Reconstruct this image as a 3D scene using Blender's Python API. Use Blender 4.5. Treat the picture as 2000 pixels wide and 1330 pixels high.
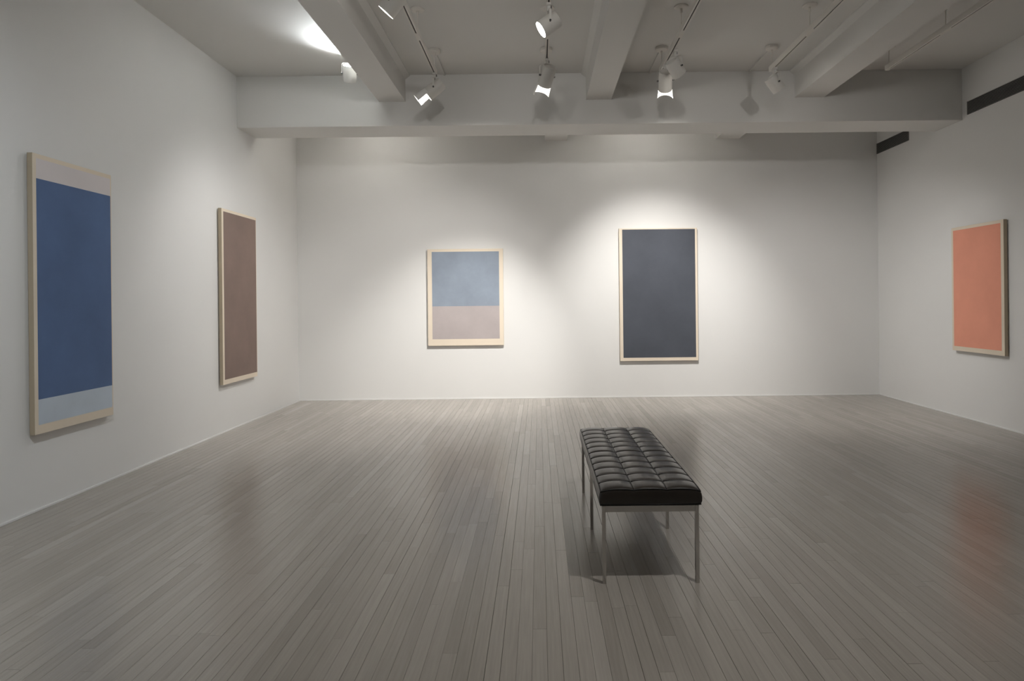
import bpy, bmesh, math, random
from mathutils import Vector, Matrix, Quaternion

for o in list(bpy.data.objects):
    bpy.data.objects.remove(o, do_unlink=True)
S = bpy.context.scene
C = S.collection
random.seed(11)

# ------------------------------------------------------------------ camera, world, exposure
W_PX, F_PX, CX, CY, ROLL = 2000.0, 1228.0, 1052.44, 587.66, 0.0107
CAM_H = 1.34
cam_d = bpy.data.cameras.new('camera')
cam_d.sensor_fit = 'HORIZONTAL'
cam_d.sensor_width = 36.0
cam_d.lens = 36.0 * F_PX / W_PX
cam_d.shift_x = (1000.0 - CX) / W_PX
cam_d.shift_y = (CY - 665.0) / W_PX
cam_d.clip_start = 0.05
cam = bpy.data.objects.new('camera', cam_d)
C.objects.link(cam)
cr, sr = math.cos(ROLL), math.sin(ROLL)
right, fwd = Vector((cr, 0, -sr)), Vector((0, 1, 0))
up = Vector((sr, 0, cr))
m3 = Matrix((right, up, -fwd)).transposed()
cam.matrix_world = Matrix.Translation((0, 0, CAM_H)) @ m3.to_4x4()
S.camera = cam

world = bpy.data.worlds.new('world')
S.world = world
world.use_nodes = True
world.node_tree.nodes['Background'].inputs[0].default_value = (0.03, 0.03, 0.03, 1)
world.node_tree.nodes['Background'].inputs[1].default_value = 0.2

S.view_settings.view_transform = 'Standard'
S.view_settings.look = 'None'
S.view_settings.gamma = 1.0
S.view_settings.use_curve_mapping = False
S.view_settings.exposure = 0.14

# lamp power (watts) and colour, used by the spotlight builder
WARM = (1.0, 0.97, 0.93)
NEUT = (1.0, 0.985, 0.965)
COOL = (0.90, 0.96, 1.0)

# watts of each spotlight head: (beam, spill)
WATTS = {'A0': (7, 0), 'A1': (38, 72), 'B1': (10, 0), 'B2': (410, 150), 'C1': (320, 65), 'C2': (150, 0), 'D1': (30, 0),
         'Z': (135, 0), 'CF': (100, 0), 'AF': (160, 0), 'FA': (150, 0), 'FB': (130, 0), 'FD': (90, 0), 'K1': (300, 0), 'K2': (330, 0)}  # AF, FA, FB, FD, K1 and K2 are unseen heads added for brightness

# room measures (metres; camera stands at the origin)
XL, XR, YB, YF = -3.296, 4.676, 8.654, -4.6
ZC, ZBEAM, ZJ = 3.84, 3.278, 3.545
YB0, YB1 = 6.91, 7.366

# ------------------------------------------------------------------ materials
def mat(name, col, rough=0.5, metal=0.0, spec=0.5):
    m = bpy.data.materials.new(name)
    m.use_nodes = True
    b = m.node_tree.nodes['Principled BSDF']
    b.inputs['Base Color'].default_value = (*col, 1)
    b.inputs['Roughness'].default_value = rough
    b.inputs['Metallic'].default_value = metal
    b.inputs['Specular IOR Level'].default_value = spec
    return m

def nd(m, kind, **kw):
    n = m.node_tree.nodes.new(kind)
    for k, v in kw.items():
        setattr(n, k, v)
    return n

def bump(m, height_socket, strength, dist):
    b = nd(m, 'ShaderNodeBump')
    b.inputs['Strength'].default_value = strength
    b.inputs['Distance'].default_value = dist
    m.node_tree.links.new(height_socket, b.inputs['Height'])
    m.node_tree.links.new(b.outputs[0], m.node_tree.nodes['Principled BSDF'].inputs['Normal'])
    return b

def noise(m, scale, detail=3.0, rough=0.5, coord='Object', mapscale=None):
    tc = nd(m, 'ShaderNodeTexCoord')
    n = nd(m, 'ShaderNodeTexNoise')
    n.inputs['Scale'].default_value = scale
    n.inputs['Detail'].default_value = detail
    n.inputs['Roughness'].default_value = rough
    if mapscale:
        mp = nd(m, 'ShaderNodeMapping')
        mp.inputs['Scale'].default_value = mapscale
        m.node_tree.links.new(tc.outputs[coord], mp.inputs[0])
        m.node_tree.links.new(mp.outputs[0], n.inputs['Vector'])
    else:
        m.node_tree.links.new(tc.outputs[coord], n.inputs['Vector'])
    return n

def tint_by_noise(m, n, c0, c1, p0=0.3, p1=0.7):
    r = nd(m, 'ShaderNodeValToRGB')
    r.color_ramp.elements[0].position = p0
    r.color_ramp.elements[1].position = p1
    r.color_ramp.elements[0].color = (*c0, 1)
    r.color_ramp.elements[1].color = (*c1, 1)
    m.node_tree.links.new(n.outputs['Fac'], r.inputs[0])
    m.node_tree.links.new(r.outputs[0], m.node_tree.nodes['Principled BSDF'].inputs['Base Color'])
    return r

def plaster(name, col):
    m = mat(name, col, 0.62, 0, 0.3)
    n = noise(m, 1.1, 4)
    tint_by_noise(m, n, tuple(c * 0.985 for c in col), tuple(min(1, c * 1.01) for c in col))
    n2 = noise(m, 170, 3)
    bump(m, n2.outputs['Fac'], 0.12, 0.0025)
    return m

M = {}
M['wall'] = plaster('white wall paint', (0.82, 0.815, 0.80))
M['ceil'] = plaster('white ceiling paint', (0.76, 0.75, 0.725))
M['lampwhite'] = mat('off white lamp enamel', (0.72, 0.70, 0.66), 0.42)
M['railwhite'] = mat('off white track paint', (0.80, 0.77, 0.72), 0.45)
M['visor'] = mat('white lamp visor', (0.85, 0.84, 0.81), 0.5)
M['slot'] = mat('dark track slot', (0.03, 0.022, 0.017), 0.6)
M['dark'] = mat('dark grey metal', (0.05, 0.05, 0.05), 0.5)
M['ventblack'] = mat('vent cavity', (0.012, 0.012, 0.012), 0.8)
M['ventslat'] = mat('vent slat paint', (0.22, 0.216, 0.205), 0.55)
M['chrome'] = mat('brushed chrome steel', (0.62, 0.61, 0.59), 0.16, 1.0)
_n = noise(M['chrome'], 24, 3)
_r = nd(M['chrome'], 'ShaderNodeMapRange')
_r.inputs['To Min'].default_value = 0.06
_r.inputs['To Max'].default_value = 0.18
M['chrome'].node_tree.links.new(_n.outputs['Fac'], _r.inputs['Value'])
M['chrome'].node_tree.links.new(_r.outputs[0], M['chrome'].node_tree.nodes['Principled BSDF'].inputs['Roughness'])

M['leather'] = mat('dark brown leather', (0.02, 0.016, 0.013), 0.31, 0, 0.5)
_n = noise(M['leather'], 9, 4)
tint_by_noise(M['leather'], _n, (0.018, 0.0142, 0.0112), (0.029, 0.0228, 0.018))
_n = noise(M['leather'], 420, 3)
bump(M['leather'], _n.outputs['Fac'], 0.10, 0.001)
M['welt'] = mat('black leather piping', (0.008, 0.007, 0.006), 0.5, 0, 0.3)

# floor: greyed oak strip; every board carries its own tone in the 'tone' attribute
mw = M['board'] = mat('grey washed oak board', (0.3, 0.27, 0.24), 0.3, 0, 0.5)
nt = mw.node_tree
at = nd(mw, 'ShaderNodeAttribute', attribute_name='tone')
gm = noise(mw, 1.0, 5, 0.6, mapscale=(95, 3.2, 1))
gm.noise_dimensions = '4D'
sep = nd(mw, 'ShaderNodeSeparateColor')
nt.links.new(at.outputs['Color'], sep.inputs[0])
mulw = nd(mw, 'ShaderNodeMath', operation='MULTIPLY')
mulw.inputs[1].default_value = 90.0
nt.links.new(sep.outputs[1], mulw.inputs[0])
nt.links.new(mulw.outputs[0], gm.inputs['W'])
rampb = nd(mw, 'ShaderNodeValToRGB')
e = rampb.color_ramp.elements
e[0].position, e[0].color = 0.0, (0.318, 0.288, 0.254, 1)
e[1].position, e[1].color = 1.0, (0.47, 0.435, 0.392, 1)
mid = e.new(0.55)
mid.color = (0.39, 0.357, 0.318, 1)
nt.links.new(sep.outputs[0], rampb.inputs[0])
gr = nd(mw, 'ShaderNodeMapRange')
gr.inputs['From Min'].default_value = 0.3
gr.inputs['From Max'].default_value = 0.7
gr.inputs['To Min'].default_value = 0.90
gr.inputs['To Max'].default_value = 1.07
nt.links.new(gm.outputs['Fac'], gr.inputs['Value'])
mx = nd(mw, 'ShaderNodeMix', data_type='RGBA', blend_type='MULTIPLY')
mx.inputs[0].default_value = 1.0
nt.links.new(rampb.outputs[0], mx.inputs[6])
nt.links.new(gr.outputs[0], mx.inputs[7])
nt.links.new(mx.outputs[2], nt.nodes['Principled BSDF'].inputs['Base Color'])
rr = nd(mw, 'ShaderNodeMapRange')
rr.inputs['To Min'].default_value = 0.18
rr.inputs['To Max'].default_value = 0.28
nt.links.new(gm.outputs['Fac'], rr.inputs['Value'])
nt.links.new(rr.outputs[0], nt.nodes['Principled BSDF'].inputs['Roughness'])
bump(mw, gm.outputs['Fac'], 0.06, 0.001)
M['subfloor'] = mat('dark joint dirt', (0.035, 0.03, 0.026), 0.9)

def lens_mat(name, col, strength):
    m = mat(name, (0.8, 0.8, 0.8), 0.4)
    b = m.node_tree.nodes['Principled BSDF']
    b.inputs['Emission Color'].default_value = (*col, 1)
    b.inputs['Emission Strength'].default_value = strength
    return m
M['lens'] = lens_mat('lit lamp lens', (1.0, 0.96, 0.9), 20.0)

def canvas_mat(name, c):
    m = mat(name, c, 0.8, 0, 0.25)
    n = noise(m, 620, 2)
    bump(m, n.outputs['Fac'], 0.15, 0.0006)
    return m

def paint_mat(name, c, var=0.10, scale=2.2):
    m = mat(name, c, 0.72, 0, 0.3)
    n = noise(m, scale, 6, 0.6)
    tint_by_noise(m, n, tuple(x * (1 - var) for x in c), tuple(x * (1 + var) for x in c))
    n2 = noise(m, 420, 2)
    bump(m, n2.outputs['Fac'], 0.12, 0.0006)
    return m
M['canvas'] = canvas_mat('bare cream canvas', (0.80, 0.70, 0.57))
M['canvasedge'] = canvas_mat('bare tan canvas', (0.50, 0.42, 0.31))
M['bars'] = mat('pine stretcher', (0.36, 0.26, 0.16), 0.7)

# ------------------------------------------------------------------ mesh helpers
def link(name, me, m, parent=None, smooth=False):
    o = bpy.data.objects.new(name, me)
    C.objects.link(o)
    if m is not None:
        me.materials.append(m)
    if parent is not None:
        o.parent = parent
    if smooth:
        for p in me.polygons:
            p.use_smooth = True
    return o

def from_bm(name, bm, m, parent=None, smooth=False):
    me = bpy.data.meshes.new(name)
    bm.normal_update()
    bm.to_mesh(me)
    bm.free()
    return link(name, me, m, parent, smooth)

def add_box(bm, lo, hi, bev=0.0, mtx=None):
    c = [(a + b) / 2 for a, b in zip(lo, hi)]
    s = [abs(b - a) for a, b in zip(lo, hi)]
    t = bmesh.new()
    bmesh.ops.create_cube(t, size=1.0)
    bmesh.ops.scale(t, vec=s, verts=t.verts)
    if bev:
        bmesh.ops.bevel(t, geom=list(t.edges), offset=bev, segments=2, profile=0.7, affect='EDGES')
    bmesh.ops.translate(t, vec=c, verts=t.verts)
    if mtx is not None:
        bmesh.ops.transform(t, matrix=mtx, verts=t.verts)
    me = bpy.data.meshes.new('t')
    t.to_mesh(me)
    t.free()
    bm.from_mesh(me)
    bpy.data.meshes.remove(me)

def box(name, lo, hi, m, parent=None, bev=0.0):
    bm = bmesh.new()
    add_box(bm, lo, hi, bev)
    return from_bm(name, bm, m, parent)

def add_lathe(bm, prof, seg=32, mtx=None, a0=0.0, a1=2 * math.pi, cap=False):
    """profile of (radius, z) spun round z"""
    full = abs(a1 - a0 - 2 * math.pi) < 1e-6
    n = seg if full else seg + 1
    rings = []
    for r, z in prof:
        ring = []
        for i in range(n):
            a = a0 + (a1 - a0) * i / seg
            v = Vector((r * math.cos(a), r * math.sin(a), z))
            if mtx is not None:
                v = mtx @ v
            ring.append(bm.verts.new(v))
        rings.append(ring)
    for k in range(len(rings) - 1):
        for i in range(n if full else n - 1):
            j = (i + 1) % n
            bm.faces.new((rings[k][i], rings[k][j], rings[k + 1][j], rings[k + 1][i]))
    if cap:
        bm.faces.new(list(reversed(rings[0])))
        bm.faces.new(rings[-1])

def add_tube(bm, pts, r, seg=8, closed=False):
    pts = [Vector(p) for p in pts]
    n = len(pts)
    rings = []
    for i, p in enumerate(pts):
        if closed:
            d = pts[(i + 1) % n] - pts[i - 1]
        else:
            d = pts[min(i + 1, n - 1)] - pts[max(i - 1, 0)]
        d.normalize()
        ref = Vector((0, 0, 1)) if abs(d.z) < 0.9 else Vector((0, 1, 0))
        u = d.cross(ref).normalized()
        w = u.cross(d)
        rings.append([bm.verts.new(p + r * (math.cos(2 * math.pi * k / seg) * u + math.sin(2 * math.pi * k / seg) * w)) for k in range(seg)])
    for i in range(n if closed else n - 1):
        a, b = rings[i], rings[(i + 1) % n]
        for k in range(seg):
            j = (k + 1) % seg
            bm.faces.new((a[k], a[j], b[j], b[k]))
    if not closed:
        bm.faces.new(list(reversed(rings[0])))
        bm.faces.new(rings[-1])

def tag(o, label, cat=None, group=None, kind=None):
    o['label'] = label
    if cat:
        o['category'] = cat
    if group:
        o['group'] = group
    if kind:
        o['kind'] = kind
    return o

def empty(name, loc, label, cat, group=None):
    o = bpy.data.objects.new(name, None)
    o.empty_display_size = 0.1
    o.location = loc
    C.objects.link(o)
    return tag(o, label, cat, group)

def offset_mesh(o, v):
    """shift vertices so that parts modelled in world space sit right under a placed Empty"""
    o.data.transform(Matrix.Translation(-Vector(v)))

# ------------------------------------------------------------------ room shell
REC = 0.02     # the left wall steps back a little beyond the cross beam
bm = bmesh.new()
add_box(bm, (XL - 0.25, YF - 0.2, -0.1), (XL, YB1, ZC + 0.1))
add_box(bm, (XL - 0.25, YB1, -0.1), (XL - REC, YB + 0.2, ZC + 0.1))
tag(from_bm('wall_left', bm, M['wall']), 'long white plaster wall on the left', 'wall', kind='structure')
tag(box('wall_back', (XL - REC, YB, -0.1), (XR, YB + 0.2, ZC + 0.1), M['wall']), 'white far wall facing the viewer', 'wall', kind='structure')
tag(box('wall_right', (XR, YF - 0.2, -0.1), (XR + 0.25, YB + 0.2, ZC + 0.1), M['wall']), 'white plaster wall on the right with dark vents', 'wall', kind='structure')
tag(box('wall_front', (XL, YF - 0.2, -0.1), (XR, YF, ZC + 0.1), M['wall']), 'white wall behind the viewer', 'wall', kind='structure')
ceil = tag(box('ceiling', (XL, YF, ZC), (XR, YB, ZC + 0.15), M['ceil']), 'white plaster ceiling with beams', 'ceiling', kind='structure')
box('cross_beam', (XL - REC, YB0, ZBEAM), (XR, YB1, ZC), M['ceil'], ceil, 0.004)

def joist(x0, x1, y0, y1):
    bm = bmesh.new()
    h = 0.05
    prof = [(x0, ZJ), (x1, ZJ), (x1, ZC - h), (x1 + h, ZC - 0.012), (x1 + h, ZC), (x0 - h, ZC), (x0 - h, ZC - 0.012), (x0, ZC - h)]
    A = [bm.verts.new((x, y0, z)) for x, z in prof]
    B = [bm.verts.new((x, y1, z)) for x, z in prof]
    bm.faces.new(A)
    bm.faces.new(list(reversed(B)))
    for i in range(len(prof)):
        j = (i + 1) % len(prof)
        bm.faces.new((A[j], A[i], B[i], B[j]))
    bmesh.ops.recalc_face_normals(bm, faces=bm.faces)
    return from_bm('ceiling_joist', bm, M['ceil'], ceil)
for a, b in ((-1.731, -1.442), (0.544, 0.818), (2.834, 3.155)):
    joist(a, b, YF, YB0)
for a, b in ((0.105, 0.408), (2.459, 2.783)):
    joist(a, b, YB1, YB)

# thin bead where walls meet the boards
tag(box('baseboard_left', (XL, YF, 0), (XL + 0.008, YB - 0.008, 0.014), M['wall'], None, 0.002), 'thin white bead along the foot of the left wall', 'baseboard', kind='structure')
tag(box('baseboard_back', (XL, YB - 0.008, 0), (XR, YB, 0.014), M['wall'], None, 0.002), 'thin white bead along the foot of the far wall', 'baseboard', kind='structure')
tag(box('baseboard_right', (XR - 0.008, YF, 0), (XR, YB - 0.008, 0.014), M['wall'], None, 0.002), 'thin white bead along the foot of the right wall', 'baseboard', kind='structure')

# ------------------------------------------------------------------ floor boards
floor = tag(box('floor', (XL, YF, -0.08), (XR, YB, -0.012), M['subfloor']), 'grey washed narrow strip wood floor', 'floor', kind='structure')
BW = 0.0571
boards = []
x = XL + 0.002
col = 0
while x < XR - 0.01:
    x1 = min(x + BW, XR - 0.001)
    gap = random.choice((0.0004, 0.0005, 0.0006, 0.0008, 0.0009, 0.0013, 0.0020))
    y = YF + 0.002 - random.random() * 0.8
    while y < YB - 0.01:
        L = random.choice((0.4, 0.7, 0.9, 1.2, 1.5, 1.8, 2.3)) * random.uniform(0.85, 1.2)
        y1 = y + L
        if YB - y1 < 0.2:
            y1 = YB - 0.002
        ya, yb = max(y, YF + 0.002), min(y1, YB - 0.002)
        if yb - ya > 0.03:
            boards.append((x + gap / 2, x1 - gap / 2, ya + 0.0003, yb - random.choice((0.0004, 0.0005, 0.0011))))
        y = y1
    x = x1
    col += 1

def px(x, y):
    d = Vector((x, y, 0)) - Vector((0, 0, CAM_H))
    return CX + F_PX * d.dot(right) / d.y, CY - F_PX * d.dot(up) / d.y

def shown(b):
    """pixels the board covers inside the frame"""
    tot, n = 0.0, 8
    w = b[1] - b[0]
    l = (b[3] - b[2]) / n
    for k in range(n):
        y = b[2] + (k + 0.5) * l
        if y < 0.4:
            continue
        u, v = px((b[0] + b[1]) / 2, y)
        if 0 <= u <= 2000 and 0 <= v <= 1330:
            tot += (F_PX / y * w) * (F_PX * CAM_H / (y * y) * l)
    return tot
boards.sort(key=shown, reverse=True)

def board_geo(b, verts, faces, tones):
    x0, x1, y0, y1 = b
    k = len(verts)
    c = 0.0006
    dz = random.gauss(0, 0.00012)
    tl = random.gauss(0, 0.00010)
    zl, zr = dz - tl, dz + tl
    zz = lambda x: zl if x < (x0 + x1) / 2 else zr
    verts += [(x0, y0, -0.011), (x1, y0, -0.011), (x1, y1, -0.011), (x0, y1, -0.011)]
    verts += [(x, y, zz(x) - 0.0007) for x, y in ((x0, y0), (x1, y0), (x1, y1), (x0, y1))]
    verts += [(x, y, zz(x)) for x, y in ((x0 + c, y0 + c), (x1 - c, y0 + c), (x1 - c, y1 - c), (x0 + c, y1 - c))]
    f = []
    for i in range(4):
        j = (i + 1) % 4
        f.append((k + i, k + j, k + 4 + j, k + 4 + i))
        f.append((k + 4 + i, k + 4 + j, k + 8 + j, k + 8 + i))
    f.append((k + 8, k + 9, k + 10, k + 11))
    faces += f
    t = min(1, max(0, random.gauss(0.5, 0.12)))
    if random.random() < 0.05:
        t *= 0.4
    tones += [(t, random.random(), 0.0, 1.0)] * len(f)

def board_obj(name, bs):
    verts, faces, tones = [], [], []
    for b in bs:
        board_geo(b, verts, faces, tones)
    me = bpy.data.meshes.new(name)
    me.from_pydata(verts, [], faces)
    a = me.attributes.new('tone', 'FLOAT_COLOR', 'FACE')
    for i, t in enumerate(tones):
        a.data[i].color = t
    return link(name, me, M['board'], floor)
for b in boards[:300]:
    board_obj('floorboard', [b])
rest = board_obj('floorboard', boards[300:])
rest['kind'] = 'stuff'

# ------------------------------------------------------------------ paintings (plain colour panels)
def painting(name, label, base, ux, un_, w, h, fields, edge='canvas'):
    """base: lower left corner at the wall; ux: direction along the wall; un_: out of the wall"""
    th, gapw = 0.035, 0.015
    ux, un_ = Vector(ux), Vector(un_)
    root = empty(name, base, label, 'painting', 'color field paintings on the walls')
    mtx = Matrix((ux, Vector((0, 0, 1)), un_)).transposed().to_4x4()
    root.matrix_world = Matrix.Translation(base) @ mtx
    bmc = bmesh.new()
    add_box(bmc, (0, 0, gapw), (w, h, gapw + th), 0.003)
    cv = from_bm('canvas', bmc, M['canvas'], root)
    cv.data.materials.append(M['canvasedge'])
    for p in cv.data.polygons:
        if abs(p.normal.z) < 0.5:
            p.material_index = 1
    for lo, hi in (((0.03, 0.05, 0.002), (0.09, h - 0.05, gapw)), ((w - 0.09, 0.05, 0.002), (w - 0.03, h - 0.05, gapw)),
                   ((0.09, h - 0.12, 0.002), (w - 0.09, h - 0.06, gapw))):
        box('stretcher_bar', lo, hi, M['bars'], root)
    for (x0, x1, z0, z1, mt) in fields:
        f = box('paint_field', (x0, z0, gapw + th - 0.001), (x1, z1, gapw + th + 0.0008), mt, root, 0.0005)
    return root

pm = {
    'blue': paint_mat('plain blue paint', (0.098, 0.158, 0.30), 0.13),
    'paleblue': paint_mat('plain pale blue paint', (0.56, 0.63, 0.71), 0.08),
    'pinkwhite': paint_mat('plain pinkish white paint', (0.74, 0.685, 0.68), 0.05),
    'brown': paint_mat('plain brown paint', (0.225, 0.163, 0.138), 0.10),
    'bluegrey': paint_mat('plain dusty blue paint', (0.27, 0.315, 0.38), 0.12),
    'taupe': paint_mat('plain dusty mauve paint', (0.45, 0.40, 0.395), 0.07),
    'slate': paint_mat('plain slate paint', (0.074, 0.082, 0.101), 0.12),
    'salmon': paint_mat('plain salmon orange paint', (0.84, 0.36, 0.25), 0.05),
}
w = 4.785 - 4.04
painting('painting', 'tall narrow blue painting, nearest on the left wall', (XL, 4.04, 0.51), (0, 1, 0), (1, 0, 0), w, 1.82,
         [(0.03, w - 0.012, 0.225, 1.66, pm['blue']), (0.03, w - 0.012, 0.06, 0.225, pm['paleblue']), (0.03, w - 0.012, 1.66, 1.79, pm['pinkwhite'])])
w = 7.235 - 6.45
painting('painting', 'tall narrow plain brown painting on the left wall near the corner', (XL, 6.45, 0.51), (0, 1, 0), (1, 0, 0), w, 1.82,
         [(0.035, w - 0.012, 0.05, 1.79, pm['brown'])])
w = 2.175 - 1.105
painting('painting', 'tall plain dark slate painting on the far wall', (1.105, YB, 0.503), (1, 0, 0), (0, -1, 0), w, 1.815,
         [(0.045, w - 0.03, 0.045, 1.80, pm['slate'])])
w = 1.52 - 0.485
painting('painting', 'small dusty blue and mauve painting on the far wall', (-1.52, YB, 0.74), (1, 0, 0), (0, -1, 0), w, 1.323,
         [(0.06, w - 0.055, 0.54, 1.285, pm['bluegrey']), (0.06, w - 0.055, 0.09, 0.54, pm['taupe'])])
w = 7.04 - 6.25
painting('painting', 'plain salmon orange painting hung on the right wall', (XR, 7.04, 0.74), (0, -1, 0), (-1, 0, 0), w, 1.363,
         [(0.03, w - 0.04, 0.05, 1.33, pm['salmon'])])

# ------------------------------------------------------------------ bench
bx0, bx1, by0, by1 = 0.287, 0.746, 2.969, 4.388
T = 0.018
bo = Vector(((bx0 + bx1) / 2, (by0 + by1) / 2, 0))
bench = empty('bench', bo, 'black tufted leather bench with chrome legs on the wood floor', 'bench')
def bpart(name, bm, m, parent=bench, smooth=False):
    o = from_bm(name, bm, m, parent, smooth)
    offset_mesh(o, bo)
    return o
ZR0, ZR1 = 0.338, 0.368
for yy in (by0, (by0 + by1 - T) / 2, by1 - T):
    for xx in (bx0, bx1 - T):
        bm = bmesh.new()
        add_box(bm, (xx, yy, 0.0), (xx + T, yy + T, ZR1), 0.0012)
        bpart('leg', bm, M['chrome'])
for yy in (by0 + 0.001, by1 - T + 0.001):
    bm = bmesh.new()
    add_box(bm, (bx0 + T, yy, ZR0), (bx1 - T, yy + T - 0.002, ZR1), 0.0012)
    bpart('end_rail', bm, M['chrome'])
for xx in (bx0 + 0.001, bx1 - T + 0.001):
    for ya, yb in ((by0 + T, (by0 + by1 - T) / 2), ((by0 + by1 + T) / 2, by1 - T)):
        bm = bmesh.new()
        add_box(bm, (xx, ya, ZR0), (xx + T - 0.002, yb, ZR1), 0.0012)
        bpart('side_rail', bm, M['chrome'])
bm = bmesh.new()
add_box(bm, (bx0 + T, by0 + T, ZR1 - 0.014), (bx1 - T, by1 - T, ZR1 + 0.002))
bpart('seat_board', bm, M['dark'])

NX, NY, SX, SY = 3, 6, 12, 9
def cushion(y0, y1, first_open, last_open):
    """first/last_open: the end is an outer, rounded end"""
    x0, x1 = bx0 - 0.006, bx1 + 0.006
    zb, zt = ZR1 + 0.003, 0.441
    cw, cl = (x1 - x0) / NX, (y1 - y0) / NY
    def top(x, y):
        u = ((x - x0) / cw) % 1.0
        v = ((y - y0) / cl) % 1.0
        if x >= x1 - 1e-6: u = 1.0
        if y >= y1 - 1e-6: v = 1.0
        pu = max(0.0, 1 - abs(2 * u - 1) ** 2.2)
        pv = max(0.0, 1 - abs(2 * v - 1) ** 2.4)
        s = (x - x0) / (x1 - x0)
        crown = 0.007 * (1 - (2 * s - 1) ** 4)
        if first_open:
            crown -= 0.006 * math.exp(-(y - y0) / 0.03)
        if last_open:
            crown -= 0.006 * math.exp(-(y1 - y) / 0.03)
        return zt + crown + 0.0128 * (pu ** 0.6) * (pv ** 0.6) + 0.006 * (pu ** 0.7) * (1 - pv) 
    bm = bmesh.new()
    nx, ny = NX * SX, NY * SY
    G = [[bm.verts.new((x0 + (x1 - x0) * i / nx, y0 + (y1 - y0) * j / ny, top(x0 + (x1 - x0) * i / nx, y0 + (y1 - y0) * j / ny))) for i in range(nx + 1)] for j in range(ny + 1)]
    for j in range(ny):
        for i in range(nx):
            bm.faces.new((G[j][i], G[j][i + 1], G[j + 1][i + 1], G[j + 1][i]))
    loop = [G[0][i] for i in range(nx + 1)] + [G[j][nx] for j in range(1, ny + 1)] + [G[ny][i] for i in range(nx - 1, -1, -1)] + [G[j][0] for j in range(ny - 1, 0, -1)]
    cxm, cym = (x0 + x1) / 2, (y0 + y1) / 2
    prev = loop
    for k, (out, fz) in enumerate(((0.004, 0.86), (0.0065, 0.6), (0.006, 0.3), (0.001, 0.08), (-0.004, 0.0))):
        ring = []
        for v in loop:
            ox = out if v.co.x > x1 - 1e-5 else (-out if v.co.x < x0 + 1e-5 else 0)
            oy = out if (v.co.y > y1 - 1e-5 and last_open) else (-out if (v.co.y < y0 + 1e-5 and first_open) else 0)
            ring.append(bm.verts.new((v.co.x + ox, v.co.y + oy, zb + (v.co.z - zb) * fz)))
        n = len(loop)
        for i in range(n):
            j = (i + 1) % n
            bm.faces.new((prev[i], ring[i], ring[j], prev[j]))
        prev = ring
    bm.faces.new(list(prev))
    bmesh.ops.recalc_face_normals(bm, faces=bm.faces)
    cu = bpart('cushion', bm, M['leather'], bench, True)
    r = 0.0032
    for i in range(1, NX):
        bm = bmesh.new()
        xx = x0 + cw * i
        add_tube(bm, [(xx, y0 + (y1 - y0) * k / 60, top(xx, y0 + (y1 - y0) * k / 60) + 0.0010) for k in range(61)], r, 6)
        bpart('seam', bm, M['welt'], cu, True)
    for j in range(1, NY):
        bm = bmesh.new()
        yy = y0 + cl * j
        add_tube(bm, [(x0 + (x1 - x0) * k / 60, yy, top(x0 + (x1 - x0) * k / 60, yy) + 0.0010) for k in range(61)], r, 6)
        bpart('seam', bm, M['welt'], cu, True)
    bm = bmesh.new()
    pts = [(v[0], v[1], top(v[0], v[1]) + 0.0003) for v in
           [(x0 + (x1 - x0) * k / 48, y0) for k in range(48)] + [(x1, y0 + (y1 - y0) * k / 60) for k in range(60)] +
           [(x1 - (x1 - x0) * k / 48, y1) for k in range(48)] + [(x0, y1 - (y1 - y0) * k / 60) for k in range(60)]]
    add_tube(bm, pts, 0.0032, 6, True)
    bpart('piping', bm, M['welt'], cu, True)
    bm = bmesh.new()
    e_ = 0.001
    add_tube(bm, [(x0 - e_, y0 - (e_ if first_open else 0), zb + 0.004), (x1 + e_, y0 - (e_ if first_open else 0), zb + 0.004),
                  (x1 + e_, y1 + (e_ if last_open else 0), zb + 0.004), (x0 - e_, y1 + (e_ if last_open else 0), zb + 0.004)], 0.0035, 6, True)
    bpart('piping', bm, M['welt'], cu, True)
ymid = (by0 + by1) / 2
cushion(by0 - 0.006, ymid - 0.0008, True, False)
cushion(ymid + 0.0008, by1 + 0.006, False, True)

# ------------------------------------------------------------------ wall vents
def vent(y0, y1, label):
    z0, z1 = 3.31, 3.452
    root = empty('wall_vent', (XR, (y0 + y1) / 2, z0), label, 'vent', 'slotted vents high on the right wall')
    o = Vector(root.location)
    def vp(name, lo, hi, m):
        p = box(name, lo, hi, m, root)
        offset_mesh(p, o)
    vp('cavity', (XR - 0.004, y0, z0), (XR - 0.0005, y1, z1), M['ventblack'])
    vp('frame_end', (XR - 0.010, y0, z0), (XR - 0.004, y0 + 0.006, z1), M['ventslat'])
    vp('frame_end', (XR - 0.010, y1 - 0.006, z0), (XR - 0.004, y1, z1), M['ventslat'])
    n = 10
    for k in range(n):
        zc = z0 + (z1 - z0) * (k + 0.5) / n
        vp('slat', (XR - 0.010, y0 + 0.006, zc - 0.0022), (XR - 0.004, y1 - 0.006, zc + 0.0022), M['ventslat'])
vent(3.2, 6.822, 'long dark slotted vent high on the right wall, in front of the beam')
vent(7.905, 8.65, 'short dark slotted vent on the right wall in the far corner')

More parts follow.
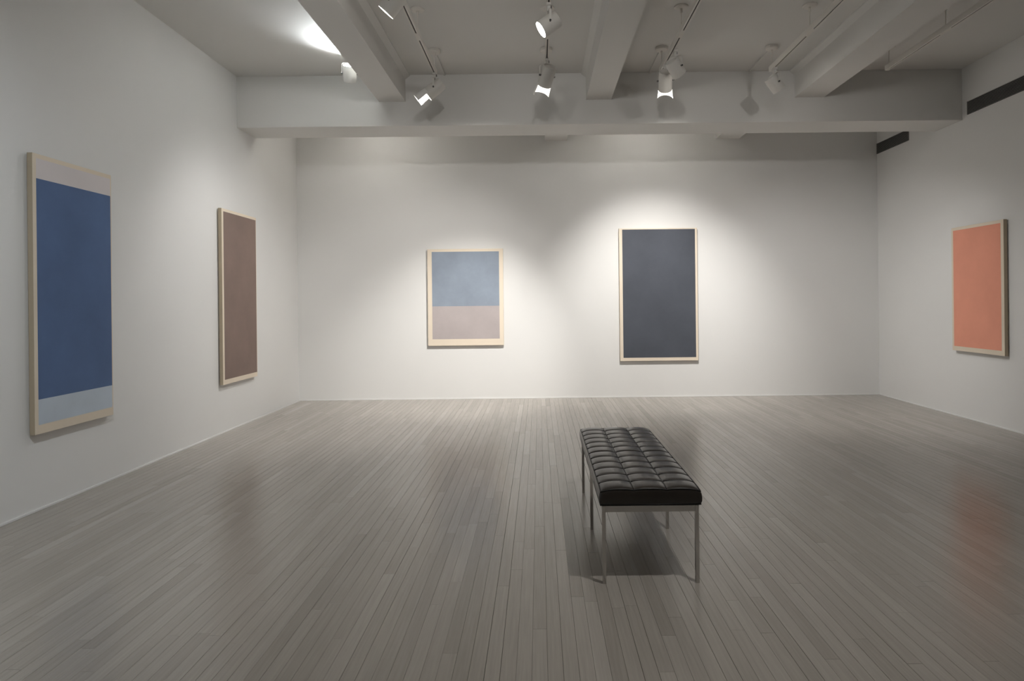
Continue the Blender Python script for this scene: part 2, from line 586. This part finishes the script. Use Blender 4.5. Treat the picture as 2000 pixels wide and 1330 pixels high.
# ------------------------------------------------------------------ lighting tracks
ZT0, ZT1 = 3.604, 3.652
TRK = {'A': -1.01, 'B': 0.10, 'C': 1.243, 'D': 2.34, 'E': 3.50}
YT1, YT0 = 6.28, -1.2
tlabels = {'A': 'white ceiling light track, leftmost, between the left two joists',
           'B': 'white ceiling light track, second from left, with two spotlights in line',
           'C': 'white ceiling light track just right of the middle joist',
           'D': 'white ceiling light track left of the right joist, one spotlight at its end',
           'E': 'white ceiling light track without spotlights, rightmost'}
def track(key):
    x = TRK[key]
    root = empty('light_track', (x, YT1, ZT0), tlabels[key], 'light track', 'light tracks under the ceiling')
    o = Vector(root.location)
    def tp(name, bm, m, parent=root, smooth=False):
        p = from_bm(name, bm, m, parent, smooth)
        offset_mesh(p, o)
        return p
    hw, sw = 0.018, 0.0055
    bm = bmesh.new()
    prof = [(-hw, ZT0), (-sw, ZT0), (-sw, ZT0 + 0.017), (sw, ZT0 + 0.017), (sw, ZT0), (hw, ZT0), (hw, ZT1), (-hw, ZT1)]
    A = [bm.verts.new((x + px_, YT0, pz)) for px_, pz in prof]
    B = [bm.verts.new((x + px_, YT1 - 0.001, pz)) for px_, pz in prof]
    bm.faces.new(A)
    bm.faces.new(list(reversed(B)))
    for i in range(len(prof)):
        j = (i + 1) % len(prof)
        bm.faces.new((A[j], A[i], B[i], B[j]))
    bmesh.ops.recalc_face_normals(bm, faces=bm.faces)
    tp('rail', bm, M['railwhite'])
    bm = bmesh.new()
    add_box(bm, (x - sw + 0.0002, YT0 + 0.001, ZT0 + 0.005), (x + sw - 0.0002, YT1 - 0.05, ZT0 + 0.0165))
    tp('slot', bm, M['slot'])
    bm = bmesh.new()
    add_box(bm, (x - hw - 0.001, YT1 - 0.05, ZT0 - 0.001), (x + hw + 0.001, YT1 + 0.003, ZT1 + 0.001), 0.0015)
    tp('end_cap', bm, M['railwhite'])
    bm = bmesh.new()
    add_box(bm, (x - sw - 0.002, 5.30, ZT0 - 0.0008), (x + sw + 0.002, 5.44, ZT0 + 0.008), 0.0005)
    tp('slot_cover', bm, M['railwhite'])
    for k, y in enumerate((6.24, 5.37, 3.6, 1.8, 0.0)):
        bm = bmesh.new()
        add_lathe(bm, [(0.0045, ZT1 - 0.002), (0.0045, ZC - 0.03)], 10, Matrix.Translation((x, y, 0)), cap=True)
        add_lathe(bm, [(0.011, ZC - 0.055), (0.011, ZC - 0.02)], 12, Matrix.Translation((x, y, 0)), cap=True)
        st = tp('stem', bm, M['railwhite'], root, False)
        bm = bmesh.new()
        d = 0.032 if k == 0 else 0.014
        add_lathe(bm, [(0.004, ZC - d - 0.004), (0.050, ZC - d), (0.060, ZC - d + 0.006), (0.060, ZC - 0.0005)], 28, Matrix.Translation((x, y, 0)), cap=True)
        tp('canopy', bm, M['railwhite'], st)
for k in TRK:
    track(k)
# surface conduits running from the end canopies to the cross beam
for k in ('A', 'C', 'D'):
    x = TRK[k]
    box('conduit', (x - 0.009, 6.30, ZC - 0.013), (x + 0.009, YB0, ZC), M['ceil'], ceil, 0.002)

# ------------------------------------------------------------------ spotlights
R0 = 0.066
def spotlight(key, pos, target, label, track_z=ZT0, color=NEUT, cone=60, spill=130, spill_aim=None, blend=1.0, visor=False, cord=False,
              mount='track', lens=True, soft=0.03, length=0.155):
    pos, target = Vector(pos), Vector(target)
    aim = (target - pos).normalized()
    root = empty('track_spotlight', pos, label, 'spotlight', 'spotlights on the ceiling tracks')
    side = aim.cross(Vector((0, 0, 1)))
    if side.length < 1e-3:
        side = Vector((1, 0, 0))
    side.normalize()
    upv = side.cross(aim).normalized()
    rot = Matrix((side, upv, aim)).transposed().to_4x4()   # local z = aim, local y = upper side
    L = length + (0.035 if visor else 0.0)
    zb, zf = -L * 0.5, L * 0.5
    bm = bmesh.new()
    add_lathe(bm, [(0.0, zb + 0.012), (R0 * 0.80, zb + 0.012), (R0 * 0.82, zb), (R0 * 0.90, zb), (R0 * 0.98, zb + 0.02), (R0, zb + 0.06), (R0, zf),
                   (R0 - 0.004, zf), (R0 - 0.004, zf - 0.03)], 40, rot)
    body = from_bm('body', bm, M['lampwhite'], root, True)
    body.data.materials.append(M['dark'])
    body.data.set_sharp_from_angle(angle=math.radians(35))
    zl = zf - 0.012
    if visor:
        bm = bmesh.new()
        e2 = zf + 0.104
        add_lathe(bm, [(R0 + 0.002, zf - 0.02), (R0 + 0.003, zf), (R0 + 0.013, e2), (R0 + 0.011, e2), (R0 + 0.0005, zf), (R0 + 0.0002, zf - 0.02)], 32, rot, math.radians(-8), math.radians(188))
        vi = from_bm('visor', bm, M['visor'], root, True)
        vi.data.set_sharp_from_angle(angle=math.radians(35))
    if lens:
        bm = bmesh.new()
        add_lathe(bm, [(0.0, zl + 0.004), (0.03, zl + 0.003), (R0 - 0.005, zl), (R0 - 0.005, zl - 0.003), (0.0, zl - 0.003)], 32, rot)
        from_bm('lens', bm, M['lens'], root, True)
    # yoke: a flat U-shaped strap
    top = Vector((0, 0, 0.094)) if mount == 'track' else Vector((0, 0, 0.10))
    r = R0 + 0.009
    cs = [side * r + Vector((0, 0, -0.006)), side * r + top * 0.86, side * (r - 0.012) + top, -side * (r - 0.012) + top, -side * r + top * 0.86, -side * r + Vector((0, 0, -0.006))]
    fwdh = side.cross(Vector((0, 0, 1)))
    bm = bmesh.new()
    ring = []
    for i, p in enumerate(cs):
        nrm = (side if i < 2 else (-side if i > 3 else Vector((0, 0, 1)))) * 0.0014
        ring.append([bm.verts.new(p + a * fwdh * 0.009 + b * nrm) for a, b in ((-1, -1), (1, -1), (1, 1), (-1, 1))])
    for i in range(len(ring) - 1):
        for k in range(4):
            j = (k + 1) % 4
            bm.faces.new((ring[i][k], ring[i][j], ring[i + 1][j], ring[i + 1][k]))
    bm.faces.new(ring[0]); bm.faces.new(list(reversed(ring[-1])))
    bmesh.ops.recalc_face_normals(bm, faces=bm.faces)
    yk = from_bm('yoke', bm, M['lampwhite'], root)
    for s in (1, -1):
        bm = bmesh.new()
        q = Vector((0, 0, 1)).rotation_difference(side * s).to_matrix().to_4x4()
        add_lathe(bm, [(0.008, R0 - 0.002), (0.008, R0 + 0.014), (0.005, R0 + 0.017)], 12, q, cap=True)
        from_bm('pivot_screw', bm, M['dark'], yk)
    if mount in ('track', 'ceiling'):
        h = (track_z if mount == 'track' else ZC) - pos.z
        bm = bmesh.new()
        add_box(bm, (-0.012, -0.022, top.z), (0.012, 0.022, h - 0.001), 0.002)
        add_box(bm, (-0.016, -0.036, h - 0.02), (0.016, 0.036, h - 0.001), 0.002)
        ad = from_bm('track_adapter', bm, M['lampwhite'], root)
        bm = bmesh.new()
        add_box(bm, (0.016, 0.004, h - 0.028), (0.022, 0.016, h - 0.008))
        from_bm('switch', bm, M['dark'], ad)
    else:
        bm = bmesh.new()
        add_box(bm, (-0.010, -0.012, top.z), (mount - pos.x, 0.012, top.z + 0.012), 0.002)
        add_box(bm, (mount - pos.x - 0.008, -0.03, top.z - 0.03), (mount - pos.x, 0.03, top.z + 0.04), 0.002)
        from_bm('wall_bracket', bm, M['lampwhite'], root)
    if cord:
        bm = bmesh.new()
        b0 = aim * (zb + 0.005) + side * (R0 * 0.8)
        pts = []
        for k in range(17):
            t = k / 16
            p = b0.lerp(top + side * 0.02, t) + side * (0.045 * math.sin(math.pi * t)) + Vector((0, 0, -0.05)) * math.sin(math.pi * t) * (1 - t)
            pts.append(p)
        add_tube(bm, pts, 0.0028, 6)
        from_bm('power_cord', bm, M['lampwhite'], root, True)
    for watts, size, tg in zip(WATTS[key], (cone, spill), (target, Vector(spill_aim) if spill_aim else target)):
        ad_ = (tg - pos).normalized()
        if watts <= 0:
            continue
        ld = bpy.data.lights.new('spot_lamp', 'SPOT')
        ld.energy = watts
        ld.color = color
        ld.spot_size = math.radians(size)
        ld.spot_blend = blend
        ld.shadow_soft_size = soft
        lo = bpy.data.objects.new('spot_lamp', ld)
        C.objects.link(lo)
        lo.parent = root
        lo.matrix_local = Matrix.Translation(aim * (zl + 0.048)) @ Vector((0, 0, -1)).rotation_difference(ad_).to_matrix().to_4x4()
    return root

Z = 3.45
spotlight('A0', (TRK['A'], 4.44, Z), (XL, 4.85, 0.9), 'spotlight cut by the top edge of the picture, on the leftmost track', color=COOL, cone=120)
spotlight('A1', (TRK['A'], 6.23, Z), (XL, 6.25, 1.6), 'spotlight with a glowing visor at the end of the leftmost track', color=NEUT, cone=56, spill=92, spill_aim=(XL, 6.8, 0.9), visor=True)
spotlight('B1', (TRK['B'], 4.80, Z), (XL, 4.4, 1.1), 'spotlight whose bright round lens faces lower left', color=COOL, cone=75)
spotlight('B2', (TRK['B'], 5.90, Z), (-1.2, YB, 0.3), 'spotlight with a glowing visor hanging below the round lit one', color=WARM, cone=54, spill=94, spill_aim=(-2.1, YB - 0.3, 0.0), visor=True, cord=True)
spotlight('C1', (TRK['C'], 6.06, Z), (1.64, YB, 1.05), 'spotlight with a glowing visor at the end of the track right of the middle joist', color=WARM, cone=67, spill=115, spill_aim=(2.0, 8.0, 0.0), visor=True, cord=True)
spotlight('C2', (TRK['C'] + 0.02, 5.72, Z), (4.3, 8.3, 0.2), 'unlit looking spotlight turned right, in front of a glowing visor', color=NEUT, cone=74)
spotlight('D1', (TRK['D'], 6.18, Z), (XR, 6.75, 0.8), 'lone pale spotlight turned right at the end of its track', color=NEUT, cone=66, spill=160, spill_aim=(3.6, 6.7, 0.0))
spotlight('Z', (-1.865, 6.28, 3.63), (-1.78, 5.98, 4.15), 'spotlight aimed at the ceiling, half hidden by the left joist', color=COOL, cone=160, mount=-1.731)
# unseen uplights added behind the cross beam to brighten the upper far wall
spotlight('K1', (-1.9, 7.75, 3.52), (-2.0, 7.80, 4.2), 'added unseen spotlight behind the cross beam on the left', color=WARM, cone=150, mount='ceiling')
spotlight('K2', (1.25, 7.75, 3.52), (1.3, 7.80, 4.2), 'added unseen spotlight behind the cross beam on the right', color=WARM, cone=150, mount='ceiling')
# unseen heads above the viewer: CF shadows the bench, the rest added to brighten walls
spotlight('CF', (TRK['C'], 2.15, Z), (0.45, 3.3, 0.0), 'spotlight on the middle right track above the viewer', color=NEUT, cone=88, soft=0.018)
spotlight('AF', (TRK['A'], 1.6, Z), (XL, 2.4, 1.2), 'added unseen spotlight on the leftmost track above the viewer, brightening the left wall', color=COOL, cone=100)
spotlight('FA', (TRK['A'], 0.7, Z), (-2.1, YB, 2.0), 'added unseen spotlight on the leftmost track above the viewer, brightening the far wall', color=NEUT, cone=56, soft=0.09)
spotlight('FB', (TRK['B'], 0.2, Z), (0.4, YB, 2.6), 'added unseen spotlight on the second track above the viewer, brightening the far wall', color=WARM, cone=50, soft=0.09)
spotlight('FD', (TRK['D'], 0.9, Z), (2.6, YB, 1.9), 'added unseen spotlight on the fourth track above the viewer, brightening the far wall', color=WARM, cone=50, soft=0.09)
